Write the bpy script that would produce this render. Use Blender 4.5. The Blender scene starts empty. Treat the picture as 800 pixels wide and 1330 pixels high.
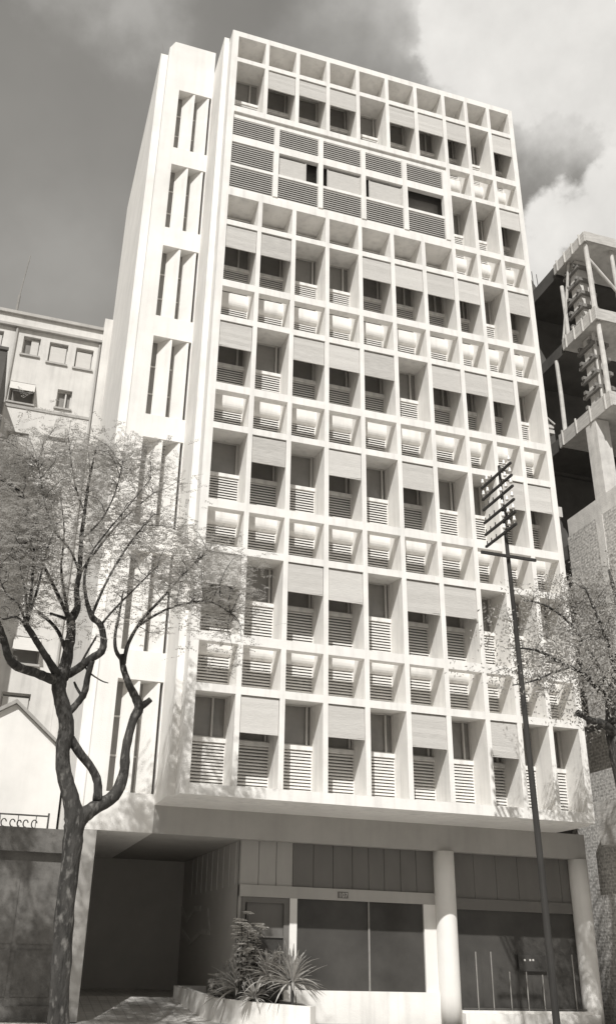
import bpy, math, random
import numpy as np
from mathutils import Vector, Matrix

random.seed(7)
rng = np.random.default_rng(11)
SC = bpy.context.scene
COL = SC.collection

# ------------------------------------------------------------------ helpers
def tint(v):
    """warm print grey of luminance v"""
    k = min(1.0, max(0.0, v))
    return (v, v * (0.952 + 0.030*k), v * (0.885 + 0.065*k), 1.0)

MATS = {}
def mat(name, v, rough=0.85, var=0.08, scale=3.0, spec=0.3, bump=0.0, bscale=40.0,
        stretch=(1, 1, 1), streak=0.0, trans=0.0):
    m = bpy.data.materials.new(name); m.use_nodes = True
    nt = m.node_tree; N = nt.nodes; L = nt.links
    bs = N['Principled BSDF']
    bs.inputs['Roughness'].default_value = rough
    bs.inputs['Specular IOR Level'].default_value = spec
    tc = N.new('ShaderNodeTexCoord')
    mp = N.new('ShaderNodeMapping'); mp.inputs['Scale'].default_value = stretch
    L.new(tc.outputs['Object'], mp.inputs['Vector'])
    no = N.new('ShaderNodeTexNoise'); no.inputs['Scale'].default_value = scale
    no.inputs['Detail'].default_value = 6; no.inputs['Roughness'].default_value = 0.62
    L.new(mp.outputs[0], no.inputs['Vector'])
    mr = N.new('ShaderNodeMapRange')
    mr.inputs['From Min'].default_value = 0.3; mr.inputs['From Max'].default_value = 0.7
    mr.inputs['To Min'].default_value = 1 - var; mr.inputs['To Max'].default_value = 1 + var * 0.6
    L.new(no.outputs['Fac'], mr.inputs['Value'])
    fac = mr.outputs[0]
    if streak > 0:
        mp2 = N.new('ShaderNodeMapping'); mp2.inputs['Scale'].default_value = (6, 6, 0.45)
        L.new(tc.outputs['Object'], mp2.inputs['Vector'])
        n2 = N.new('ShaderNodeTexNoise'); n2.inputs['Scale'].default_value = 1.0; n2.inputs['Detail'].default_value = 5
        L.new(mp2.outputs[0], n2.inputs['Vector'])
        m2 = N.new('ShaderNodeMapRange'); m2.inputs['From Min'].default_value = 0.48; m2.inputs['From Max'].default_value = 0.8
        m2.inputs['To Min'].default_value = 1.0; m2.inputs['To Max'].default_value = 1 - streak
        L.new(n2.outputs['Fac'], m2.inputs['Value'])
        mu = N.new('ShaderNodeMath'); mu.operation = 'MULTIPLY'
        L.new(fac, mu.inputs[0]); L.new(m2.outputs[0], mu.inputs[1]); fac = mu.outputs[0]
    vm = N.new('ShaderNodeVectorMath'); vm.operation = 'SCALE'
    vm.inputs[0].default_value = tint(v)[:3]
    L.new(fac, vm.inputs['Scale'])
    L.new(vm.outputs[0], bs.inputs['Base Color'])
    if bump > 0:
        n3 = N.new('ShaderNodeTexNoise'); n3.inputs['Scale'].default_value = bscale; n3.inputs['Detail'].default_value = 4
        L.new(mp.outputs[0], n3.inputs['Vector'])
        bp = N.new('ShaderNodeBump'); bp.inputs['Strength'].default_value = bump; bp.inputs['Distance'].default_value = 0.02
        L.new(n3.outputs['Fac'], bp.inputs['Height']); L.new(bp.outputs[0], bs.inputs['Normal'])
    if trans > 0:
        out = N['Material Output']
        tr = N.new('ShaderNodeBsdfTranslucent'); L.new(vm.outputs[0], tr.inputs['Color'])
        mx = N.new('ShaderNodeMixShader'); mx.inputs[0].default_value = trans
        L.new(bs.outputs[0], mx.inputs[1]); L.new(tr.outputs[0], mx.inputs[2]); L.new(mx.outputs[0], out.inputs['Surface'])
    MATS[name] = m
    return m

def brick_mat(name, v1, v2, vm_, scale, bw=0.24, rh=0.075):
    m = bpy.data.materials.new(name); m.use_nodes = True
    nt = m.node_tree; N = nt.nodes; L = nt.links; bs = N['Principled BSDF']
    bs.inputs['Roughness'].default_value = 0.95
    tc = N.new('ShaderNodeTexCoord')
    # the wall faces -X: courses run along Y, rise along Z
    sx = N.new('ShaderNodeSeparateXYZ'); L.new(tc.outputs['Object'], sx.inputs[0])
    ad = N.new('ShaderNodeMath'); ad.operation = 'ADD'; L.new(sx.outputs['X'], ad.inputs[0]); L.new(sx.outputs['Y'], ad.inputs[1])
    cx = N.new('ShaderNodeCombineXYZ'); L.new(ad.outputs[0], cx.inputs['X']); L.new(sx.outputs['Z'], cx.inputs['Y'])
    n0 = N.new('ShaderNodeTexNoise'); n0.inputs['Scale'].default_value = 5; L.new(cx.outputs[0], n0.inputs['Vector'])
    vs = N.new('ShaderNodeVectorMath'); vs.operation = 'SCALE'; vs.inputs['Scale'].default_value = 0.02; L.new(n0.outputs['Color'], vs.inputs[0])
    va = N.new('ShaderNodeVectorMath'); L.new(cx.outputs[0], va.inputs[0]); L.new(vs.outputs[0], va.inputs[1])
    b = N.new('ShaderNodeTexBrick'); L.new(va.outputs[0], b.inputs['Vector'])
    b.inputs['Scale'].default_value = scale; b.inputs['Brick Width'].default_value = bw; b.inputs['Row Height'].default_value = rh
    b.inputs['Mortar Size'].default_value = 0.012; b.inputs['Bias'].default_value = -0.2
    b.inputs['Color1'].default_value = tint(v1); b.inputs['Color2'].default_value = tint(v2); b.inputs['Mortar'].default_value = tint(vm_)
    n1 = N.new('ShaderNodeTexNoise'); n1.inputs['Scale'].default_value = 14; n1.inputs['Detail'].default_value = 6; L.new(cx.outputs[0], n1.inputs['Vector'])
    mr = N.new('ShaderNodeMapRange'); mr.inputs['From Min'].default_value = .3; mr.inputs['From Max'].default_value = .7
    mr.inputs['To Min'].default_value = .55; mr.inputs['To Max'].default_value = 1.35; L.new(n1.outputs['Fac'], mr.inputs['Value'])
    sc = N.new('ShaderNodeVectorMath'); sc.operation = 'SCALE'; L.new(b.outputs['Color'], sc.inputs[0]); L.new(mr.outputs[0], sc.inputs['Scale'])
    L.new(sc.outputs[0], bs.inputs['Base Color'])
    bp = N.new('ShaderNodeBump'); bp.inputs['Strength'].default_value = .6; bp.inputs['Distance'].default_value = .02
    L.new(n1.outputs['Fac'], bp.inputs['Height']); L.new(bp.outputs[0], bs.inputs['Normal'])
    MATS[name] = m; return m

class MB:
    def __init__(s): s.v = []; s.f = []; s.m = []
    def add(s, vs, fs, mi=0):
        o = len(s.v); s.v += [tuple(p) for p in vs]
        for f in fs: s.f.append(tuple(i + o for i in f)); s.m.append(mi)
        return s
    def box(s, x0, x1, y0, y1, z0, z1, mi=0):
        vs = [(x0,y0,z0),(x1,y0,z0),(x1,y1,z0),(x0,y1,z0),(x0,y0,z1),(x1,y0,z1),(x1,y1,z1),(x0,y1,z1)]
        return s.add(vs, [(0,3,2,1),(4,5,6,7),(0,1,5,4),(1,2,6,5),(2,3,7,6),(3,0,4,7)], mi)
    def hexa(s, vs, mi=0):
        return s.add(vs, [(0,3,2,1),(4,5,6,7),(0,1,5,4),(1,2,6,5),(2,3,7,6),(3,0,4,7)], mi)
    def prism(s, poly, axis, a0, a1, mi=0):
        """poly: 2-D points in the other two axes (order x,y,z without axis)"""
        def p3(p, a):
            if axis == 'x': return (a, p[0], p[1])
            if axis == 'y': return (p[0], a, p[1])
            return (p[0], p[1], a)
        n = len(poly)
        vs = [p3(p, a0) for p in poly] + [p3(p, a1) for p in poly]
        fs = [tuple(range(n)), tuple(range(2*n-1, n-1, -1))]
        for i in range(n):
            j = (i+1) % n; fs.append((i, i+n, j+n, j))
        return s.add(vs, fs, mi)
    def tube(s, pts, rad, n=8, mi=0, cap=True, jit=0.0):
        pts = [Vector(p) for p in pts]
        if not hasattr(rad, '__len__'): rad = [rad] * len(pts)
        rings = []; ref = Vector((0.31, 0.95, 0.13)).normalized()
        for i, p in enumerate(pts):
            t = (pts[min(i+1, len(pts)-1)] - pts[max(i-1, 0)])
            t = t.normalized() if t.length > 1e-9 else Vector((0, 0, 1))
            if abs(t.dot(ref)) > 0.95: ref = Vector((0.95, 0.1, 0.3)).normalized()
            a = (ref - t * ref.dot(t)).normalized(); b = t.cross(a)
            ring = []
            for k in range(n):
                an = 2 * math.pi * k / n
                r = rad[i] * (1 + (random.uniform(-jit, jit) if jit else 0))
                ring.append(p + (a * math.cos(an) + b * math.sin(an)) * r)
            rings.append(ring)
        vs = [q for r in rings for q in r]; fs = []
        for i in range(len(pts) - 1):
            for k in range(n):
                k2 = (k + 1) % n
                fs.append((i*n+k, i*n+k2, (i+1)*n+k2, (i+1)*n+k))
        if cap: fs += [tuple(range(n-1, -1, -1)), tuple(range((len(pts)-1)*n, len(pts)*n))]
        return s.add(vs, fs, mi)
    def mesh(s, name, mats, smooth=False):
        me = bpy.data.meshes.new(name)
        me.from_pydata(s.v, [], s.f)
        for m in (mats if isinstance(mats, (list, tuple)) else [mats]): me.materials.append(m)
        me.polygons.foreach_set('material_index', s.m)
        if smooth: me.polygons.foreach_set('use_smooth', [True] * len(me.polygons))
        me.update()
        return me
    def build(s, name, mats, parent=None, smooth=False, loc=(0, 0, 0)):
        o = bpy.data.objects.new(name, s.mesh(name, mats, smooth)); COL.objects.link(o)
        o.location = loc
        if parent: o.parent = parent
        return o

def put(me, name, parent=None, loc=(0, 0, 0)):
    o = bpy.data.objects.new(name, me); COL.objects.link(o); o.location = loc
    if parent: o.parent = parent
    return o
def thing(name, label, cat, loc=(0, 0, 0), group=None):
    o = bpy.data.objects.new(name, None); COL.objects.link(o); o.location = loc
    o['label'] = label; o['category'] = cat
    if group: o['group'] = group
    return o
def tag(o, label, cat, group=None):
    o['label'] = label; o['category'] = cat
    if group: o['group'] = group
    return o
def kind(o, k): o['kind'] = k; return o

# ------------------------------------------------------------------ camera
CAM = Vector((-3.67167, -18.12857, 1.05222))
YAW, PIT, ROL, F = 0.28794434965513654, 0.4499019268163728, 0.027749166197073058, 1195.390228514086
FW = Vector((math.sin(YAW)*math.cos(PIT), math.cos(YAW)*math.cos(PIT), math.sin(PIT)))
R0 = Vector((math.cos(YAW), -math.sin(YAW), 0)); U0 = R0.cross(FW)
R2 = R0*math.cos(ROL) + U0*math.sin(ROL); U2 = U0*math.cos(ROL) - R0*math.sin(ROL)
cd = bpy.data.cameras.new('camera'); cam = bpy.data.objects.new('camera', cd); COL.objects.link(cam)
cam.matrix_world = Matrix(((R2.x, U2.x, -FW.x, CAM.x), (R2.y, U2.y, -FW.y, CAM.y), (R2.z, U2.z, -FW.z, CAM.z), (0, 0, 0, 1)))
cd.sensor_fit = 'VERTICAL'; cd.sensor_height = 24.0; cd.lens = F * 24.0 / 1330.0
cd.shift_x = 35.0 / 1330.0; cd.shift_y = 0.0
cd.clip_start = 0.1; cd.clip_end = 3000
SC.camera = cam
def at(px, py, y):
    """survey helper: where a sight line meets the upright plane at depth y"""
    d = FW*F + R2*(px-365) - U2*(py-665)
    return CAM + d * ((y - CAM.y) / d.y)

# ------------------------------------------------------------------ light
SX, SY, SZ = 0.51, 1.0, -1.10          # direction the sunlight travels
sun = bpy.data.lights.new('sun', 'SUN'); so = bpy.data.objects.new('sun', sun); COL.objects.link(so)
sun.energy = 3.9; sun.angle = math.radians(0.53); sun.color = (1.0, 0.985, 0.955)
so.rotation_euler = Vector((SX, SY, SZ)).to_track_quat('-Z', 'Y').to_euler()
so.location = (-10, -20, 40)
EL = math.atan2(-SZ, math.hypot(SX, SY)); ROT = math.atan2(-SX, -SY)
w = bpy.data.worlds.new('World'); SC.world = w; w.use_nodes = True
nt = w.node_tree; N = nt.nodes; L = nt.links
bg = N['Background']; bg.inputs['Strength'].default_value = 0.15
sky = N.new('ShaderNodeTexSky'); sky.sky_type = 'NISHITA'; sky.sun_disc = False
sky.sun_elevation = EL; sky.sun_rotation = ROT % (2*math.pi)
bw = N.new('ShaderNodeRGBToBW'); L.new(sky.outputs[0], bw.inputs[0])
tn = N.new('ShaderNodeVectorMath'); tn.operation = 'SCALE'; tn.inputs[0].default_value = (1.0, 0.962, 0.892)
mlt = N.new('ShaderNodeMath'); mlt.operation = 'MULTIPLY'; mlt.inputs[1].default_value = 1.26
mn_ = N.new('ShaderNodeMath'); mn_.operation = 'MINIMUM'; mn_.inputs[1].default_value = 1.7
L.new(bw.outputs[0], mn_.inputs[0]); L.new(mn_.outputs[0], mlt.inputs[0])
tc = N.new('ShaderNodeTexCoord')
def sky_noise(scale, detail, off, rough=0.55):
    mp = N.new('ShaderNodeMapping'); mp.inputs['Location'].default_value = off
    L.new(tc.outputs['Generated'], mp.inputs['Vector'])
    n = N.new('ShaderNodeTexNoise'); n.inputs['Scale'].default_value = scale; n.inputs['Detail'].default_value = detail
    n.inputs['Roughness'].default_value = rough
    L.new(mp.outputs[0], n.inputs['Vector']); return n
def math_node(op, a, b):
    m = N.new('ShaderNodeMath'); m.operation = op
    for i, x in enumerate((a, b)):
        if isinstance(x, (int, float)): m.inputs[i].default_value = x
        else: L.new(x, m.inputs[i])
    return m.outputs[0]
def smooth(v, lo, hi):
    m = N.new('ShaderNodeMapRange'); m.interpolation_type = 'SMOOTHSTEP'
    m.inputs['From Min'].default_value = lo; m.inputs['From Max'].default_value = hi
    L.new(v, m.inputs['Value']); return m.outputs[0]
nA = sky_noise(5.0, 8, (0.3, 0.1, 0.7)); nB = sky_noise(14.0, 6, (2.3, 1.1, 0.2))
wob = math_node('ADD', math_node('MULTIPLY', nA.outputs['Fac'], 0.11), math_node('MULTIPLY', nB.outputs['Fac'], 0.10))
# cumulus banks: direction (from the street), angular radius, softness, weight
BANKS = [((690, 10), .105, .015, 1.0), ((800, 30), .10, .02, 1.0), ((610, 60), .050, .014, 1.0), ((655, 100), .042, .015, 1.0), ((590, 10), .04, .03, .6), ((800, -120), .2, .05, 1.0),
         ((775, 300), .060, .009, 1.0), ((725, 300), .040, .009, 1.0), ((700, 350), .05, .014, 1.0), ((820, 250), .04, .014, 1.0), ((810, 150), .04, .05, .30), ((760, 120), .03, .03, .4),
         ((470, 20), .05, .06, .30), ((170, -30), .045, .04, .32), ((110, -35), .045, .04, .3), ((560, -60), .09, .08, .6), ((80, 330), .05, .07, .12)]
dens = None
for (px, py), rad, soft, wt in BANKS:
    d = (FW*F + R2*(px-365) - U2*(py-665)).normalized()
    dp = N.new('ShaderNodeVectorMath'); dp.operation = 'DISTANCE'; dp.inputs[1].default_value = d
    L.new(tc.outputs['Generated'], dp.inputs[0])
    v = math_node('SUBTRACT', math_node('ADD', dp.outputs['Value'], 0.105), wob)
    m = N.new('ShaderNodeMapRange'); m.interpolation_type = 'SMOOTHSTEP'
    m.inputs['From Min'].default_value = rad - soft; m.inputs['From Max'].default_value = rad + soft
    m.inputs['To Min'].default_value = wt; m.inputs['To Max'].default_value = 0.0
    L.new(v, m.inputs['Value'])
    dens = m.outputs[0] if dens is None else math_node('MAXIMUM', dens, m.outputs[0])
# scattered cumulus over the rest of the sky (behind the viewer too)
nC = sky_noise(2.2, 7, (5.2, 3.1, 1.7))
sep = N.new('ShaderNodeSeparateXYZ'); L.new(tc.outputs['Generated'], sep.inputs[0])
behind = smooth(sep.outputs['Y'], 0.1, -0.35)
sc_cl = math_node('MULTIPLY', smooth(nC.outputs['Fac'], 0.48, 0.62), behind)
dens = math_node('MAXIMUM', dens, math_node('MULTIPLY', sc_cl, 0.25))
nD = sky_noise(3.2, 5, (1.2, 7.1, 0.4))
mot = N.new('ShaderNodeMapRange'); mot.inputs['From Min'].default_value = .3; mot.inputs['From Max'].default_value = .7
mot.inputs['To Min'].default_value = .90; mot.inputs['To Max'].default_value = 1.12; L.new(nD.outputs['Fac'], mot.inputs['Value'])
L.new(math_node('MULTIPLY', mlt.outputs[0], mot.outputs[0]), tn.inputs['Scale'])
SKYMUL = mlt
cl_sh = N.new('ShaderNodeMapRange'); cl_sh.inputs['From Min'].default_value = .3; cl_sh.inputs['From Max'].default_value = .75
cl_sh.inputs['To Min'].default_value = 4.2; cl_sh.inputs['To Max'].default_value = 5.2; L.new(nB.outputs['Fac'], cl_sh.inputs['Value'])
clc = N.new('ShaderNodeVectorMath'); clc.operation = 'SCALE'; clc.inputs[0].default_value = (1.0, 0.975, 0.93)
L.new(cl_sh.outputs[0], clc.inputs['Scale'])
mx = N.new('ShaderNodeMix'); mx.data_type = 'VECTOR'
L.new(dens, mx.inputs['Factor']); L.new(tn.outputs[0], mx.inputs['A']); L.new(clc.outputs[0], mx.inputs['B'])
L.new(mx.outputs['Result'], bg.inputs['Color'])
SC.view_settings.view_transform = 'Standard'; SC.view_settings.look = 'None'
SC.view_settings.exposure = 0.17; SC.view_settings.gamma = 1.0
SC.cycles.use_denoising = True
SC.cycles.max_bounces = 8; SC.cycles.diffuse_bounces = 5

# ------------------------------------------------------------------ materials
M_white = mat('white_plaster', .82, .8, .09, 1.7, bump=.25, bscale=45, streak=.20)
M_wall = mat('tower_plaster', .80, .8, .10, .9, bump=.25, bscale=40, streak=.10)
M_soff = mat('soffit_paint', .80, .8, .06, 2.0)
M_slat = mat('painted_slat', .76, .6, .08, 6)
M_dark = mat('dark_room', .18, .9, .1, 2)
M_glass = mat('window_glass', .28, .08, .25, .9, spec=.5)
M_frame = mat('window_frame', .55, .5, .08, 5)
M_blind2 = mat('roller_blind_cloth_worn', .50, .85, .16, 4, stretch=(1, 1, 7), bump=.5, bscale=12)
M_blind3 = mat('roller_blind_cloth_new', .62, .85, .08, 5, stretch=(1, 1, 11), bump=.5, bscale=14)
M_blind = mat('roller_blind_cloth', .56, .85, .10, 5, stretch=(1, 1, 9), bump=.5, bscale=14)
M_panelslat = mat('panel_slat', .42, .6, .12, 4)
M_beam = mat('beam_render', .40, .85, .08, 1.4, streak=.08)
M_shopd = mat('shop_panel', .16, .6, .12, 2.0, stretch=(1, 1, .3))
M_shopl = mat('shop_panel_pale', .36, .6, .10, 2.0, stretch=(1, 1, .3))
M_shopglass = mat('shop_glass', .07, .12, .3, .9, spec=.26)
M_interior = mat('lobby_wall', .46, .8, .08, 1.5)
M_numglint = mat('pale_number_and_glints', .55, .9, .2, 8)  # house number paint; also carries painted glints and a painted reflection
M_column = mat('column_paint', .76, .7, .05, 1.6, streak=.10)
M_oldwall = mat('old_stucco', .64, .9, .22, .55, bump=.25, bscale=30, streak=.20)
M_oldtrim = mat('old_trim', .42, .9, .18, 1.5, streak=.15)
M_oldblind = mat('old_shutter', .55, .8, .08, 4, stretch=(1, 1, 12))
M_gablewall = mat('gable_wall', .76, .85, .09, 1.0, streak=.05)
M_rooftile = mat('gable_roof', .34, .9, .2, 8)
M_stonewall = mat('boundary_stone', .15, .9, .35, 2.2, bump=.4, bscale=22, streak=.2)
M_concrete = mat('raw_concrete', .62, .9, .22, 2.4, bump=.4, bscale=25, streak=.2)
M_board = mat('form_board', .52, .85, .25, 3.0, stretch=(1, 1, 6), bump=.3, bscale=10)
M_timber = mat('prop_timber', .58, .85, .22, 4.0)
M_yoke = mat('weathered_yoke', .22, .9, .2, 5)
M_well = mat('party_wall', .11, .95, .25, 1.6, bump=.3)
M_brick = brick_mat('rough_brick', .48, .36, .55, 1.0)
M_bark = mat('bark', .058, .95, .55, 7, stretch=(1, 1, .3), bump=1.6, bscale=24)
def fleck_bark():  # mixes pale flecks into the bark colour by noise
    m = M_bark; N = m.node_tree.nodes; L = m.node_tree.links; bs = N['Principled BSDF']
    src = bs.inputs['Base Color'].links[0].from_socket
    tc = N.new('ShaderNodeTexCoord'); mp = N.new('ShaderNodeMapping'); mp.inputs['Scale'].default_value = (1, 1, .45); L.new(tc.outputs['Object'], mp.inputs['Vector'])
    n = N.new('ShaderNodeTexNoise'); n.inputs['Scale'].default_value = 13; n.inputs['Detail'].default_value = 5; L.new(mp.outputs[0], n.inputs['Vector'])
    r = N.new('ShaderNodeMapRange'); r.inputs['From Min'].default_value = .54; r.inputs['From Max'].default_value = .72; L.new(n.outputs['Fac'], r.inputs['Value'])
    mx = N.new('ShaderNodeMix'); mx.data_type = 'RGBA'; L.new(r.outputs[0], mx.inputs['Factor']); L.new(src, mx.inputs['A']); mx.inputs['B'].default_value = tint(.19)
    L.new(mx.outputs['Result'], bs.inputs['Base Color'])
fleck_bark()
M_leaf1 = mat('feathery_leaf', .50, .6, .30, 1.3, trans=.48)
M_leaf2 = mat('broad_leaf', .50, .55, .35, 1.3, trans=.45)
M_pole = mat('creosoted_pole', .045, .85, .4, 4, stretch=(1, 1, .2), bump=.5, bscale=20)
M_iron = mat('dark_iron', .10, .5, .2, 5)
M_porc = mat('porcelain', .82, .25, .04, 5, spec=.6)
M_paleiron = mat('pale_iron', .26, .5, .2, 5)
M_asphalt = mat('granite_setts', .26, .95, .2, 6)
M_ground = mat('ground_soil', .28, .95, .3, .8)
M_kerb = mat('kerb_stone', .35, .9, .15, 4)
M_yucca = mat('spiky_leaf', .50, .45, .35, 6, trans=.2, spec=.4)
M_shrub = mat('shrub_leaf', .60, .4, .45, 7, trans=.25, spec=.5)
M_petal = mat('pale_petal', .85, .7, .1, 8)
M_soil = mat('soil', .10, .95, .3, 12)
M_sign = mat('sign_board', .05, .6, .1, 5)

def paving_mat():
    m = mat('paving_tile', .58, .9, .20, 2.2, bump=.2)
    N = m.node_tree.nodes; L = m.node_tree.links; bs = N['Principled BSDF']
    src = bs.inputs['Base Color'].links[0].from_socket
    tc = N.new('ShaderNodeTexCoord'); b = N.new('ShaderNodeTexBrick'); L.new(tc.outputs['Object'], b.inputs['Vector'])
    b.inputs['Scale'].default_value = 1.0; b.inputs['Brick Width'].default_value = .2; b.inputs['Row Height'].default_value = .2
    b.offset = 0; b.inputs['Mortar Size'].default_value = .006
    for i, v in (('Color1', .95), ('Color2', 1.05), ('Mortar', .6)): b.inputs[i].default_value = (v, v, v, 1)
    vm = N.new('ShaderNodeVectorMath'); vm.operation = 'MULTIPLY'; L.new(src, vm.inputs[0]); L.new(b.outputs['Color'], vm.inputs[1])
    L.new(vm.outputs[0], bs.inputs['Base Color']); return m
M_pave = paving_mat()

# ------------------------------------------------------------------ ground
GP = -0.15                       # pavement level
kind(MB().box(-900, 900, -900, 900, -.60, -.305).build('ground', M_ground), 'structure')
kind(MB().box(-90, 90, -19, -5.75, -.304, -.29).build('road', M_asphalt), 'structure')
kind(MB().box(-90, 90, -5.6, 1.55, -.30, GP).build('pavement', M_pave), 'structure')
kind(MB().box(-90, 90, -5.75, -5.6, -.30, GP + .01).build('kerb', M_kerb), 'structure')
kind(MB().box(-90, 90, -19.15, -19.0, -.30, GP + .01).build('kerb', M_kerb), 'structure')
kind(MB().box(-90, 90, -23, -19.15, -.30, GP).build('pavement', M_pave), 'structure')
# ramp into the covered entrance
kind(MB().prism([(1.55, -.3), (1.55, GP), (2.5, GP), (4.6, .18), (7.9, .22), (7.9, -.3)], 'x', -1.48, 1.62).build('entrance_ramp', M_pave), 'structure')

# ------------------------------------------------------------------ the white block of flats
A, B, FT = .9508, .7847, .1132
H, Z0 = 3.1, 4.06
WH, SH, BH = 1.83, .165, .899
def colx(k): return (k-1)*A if k <= 7 else 7*A + (k-8)*B
def colw(k): return A - FT if k <= 7 else B - FT
def base(i): return Z0 + (7-i)*H
XL, XR = -.19, colx(10) + colw(10) + .15
TOP = 25.76; SB = 3.843
bld = thing('apartment_building', 'tall white block of flats with a deep sun-screen grid over its front', 'apartment building')

MB().box(-.345, 9.2, .82, 9.2, SB, 25.6).build('rear_block', M_wall, bld)
# sides of the projecting bay
MB().box(-.345, XL - .001, .45, .82, SB, 25.93).build('bay_side_wall', M_white, bld)
MB().box(XR + .001, 9.2, .45, .82, SB, 25.93).build('bay_side_wall', M_white, bld)
MB().box(-.345, 9.2, .82, 9.2, 25.6, 25.93).build('parapet', M_white, bld)
# vertical sun fins of the grid
for k in range(0, 11):
    if k == 0: x0, x1 = XL, 0.0
    elif k == 10: x0, x1 = colx(10) + colw(10), XR
    else: x0, x1 = colx(k+1) - FT, colx(k+1)
    mb = MB()
    if 1 <= k <= 6:      # interrupted by the wide louvre storey
        mb.box(x0, x1, 0, .82, Z0 - .001, base(2) - .244)
        mb.box(x0, x1, 0, .82, base(1), TOP - .21)
    else:
        mb.box(x0, x1, 0, .82, Z0 - .001 if 0 < k < 10 else SB, TOP - (.21 if 0 < k < 10 else 0))
    mb.build('sun_fin', M_white, bld)
xin0, xin1 = 0.0, colx(10) + colw(10)
MB().box(xin0, xin1, 0, .82, TOP - .21, TOP).build('roof_edge', M_white, bld)
MB().box(xin0, xin1, 0, .82, SB, Z0 - .002).build('floor_slab', M_soff, bld).data.materials[0] = M_white
for i in range(1, 8):
    b = base(i)
    sh = MB()                    # light shelf: leans up inwards
    for k in range(1, 11):
        if i == 2 and k <= 7: continue
        x0, x1 = colx(k), colx(k) + colw(k)
        z0 = b + WH; z1 = z0 + SH
        sh.prism([(0, z0), (.8, z0 + .10), (.8, z0 + .17), (.2, z1), (0, z1)], 'x', x0 + .0005, x1 - .0005)
    sh.build('light_shelf', M_white, bld)
    if i < 7:                    # sill beam under this floor's windows (open behind, except over solid slabs)
        be = MB()
        solid = (lambda k: (i == 1) or (i == 2 and k <= 7))
        for k in range(1, 11):
            x0, x1 = colx(k), colx(k) + colw(k)
            if i in (1, 2) and k <= 7:
                continue
            dep = .82 if i == 1 and k <= 7 else .2
            be.box(x0 + .0005, x1 - .0005, 0, dep, b - .206, b)
        if i in (1, 2):
            be.box(0, colx(8) - FT - .0005, 0, .82, b - (.206 if i == 1 else .243), b - .0005)
        be.build('sill_beam', M_white, bld)
        se = MB()                # edge of the storey's slab at the back of the screen
        for k in range(1, 11):
            if i in (1, 2) and k <= 7: continue
            x0, x1 = colx(k), colx(k) + colw(k)
            se.prism([(.82, b + .08), (.60, b + .08), (.60, b - .10), (.605, b - .16), (.62, b - .215), (.645, b - .26), (.68, b - .29), (.72, b - .305), (.82, b - .31)], 'x', x0 + .0005, x1 - .0005)
        se.build('slab_edge', M_white, bld)

def louvre_mesh(name, wd, ht, pitch=.067, slat=None, mb=None):
    """slats in a shallow tray; origin = lower-left front corner"""
    mb = MB()
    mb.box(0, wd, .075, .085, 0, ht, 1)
    n = max(2, int(round(ht / pitch))); p = ht / n
    for j in range(n):
        z = j*p
        mb.hexa([(0.012, .0, z+.004), (wd-.012, .0, z+.004), (wd-.012, .05, z+.034), (.012, .05, z+.034),
                 (.012, .0, z+.010+p*.36), (wd-.012, .0, z+.010+p*.36), (wd-.012, .05, z+.040+p*.36), (.012, .05, z+.040+p*.36)], 0)
    mb.box(0, .012, 0, .075, 0, ht, 0); mb.box(wd-.012, wd, 0, .075, 0, ht, 0)
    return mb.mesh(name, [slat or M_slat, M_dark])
PAR0, PAR1, GL0 = .08, .95, 1.04
LM = {}; TM = {}
for wd in (round(A-FT, 4), round(B-FT, 4)):
    LM[wd] = louvre_mesh('louvre', wd - .002, PAR1 - PAR0)
    TM[wd] = louvre_mesh('louvre', wd - .002, .66)
def glass_mesh(wd, ht):
    return MB().box(0, wd, 0, .01, 0, ht).mesh('glass', M_glass)
def frame_mesh(wd, ht, st, open_=0.0):
    mb = MB(); t = .035
    mb.box(0, t, 0, .05, 0, ht); mb.box(wd-t, wd, 0, .05, 0, ht)
    mb.box(t, wd-t, 0, .05, 0, t); mb.box(t, wd-t, 0, .05, ht-t, ht)
    mb.box(wd*st - .02, wd*st + .02, -.015, .04, t, ht-t)
    return mb.mesh('frame', M_frame)
BLIND = {1: (2,3,4,6,7,8,10), 2: (10,), 3: (1,2,5,6,7,8,10), 4: (1,3,4,5,7,8,9), 5: (2,4,6,9,10),
         6: (1,3,4,6,7), 7: (2,4,6,8)}
glass_c = {}; sill_c = {}
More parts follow.
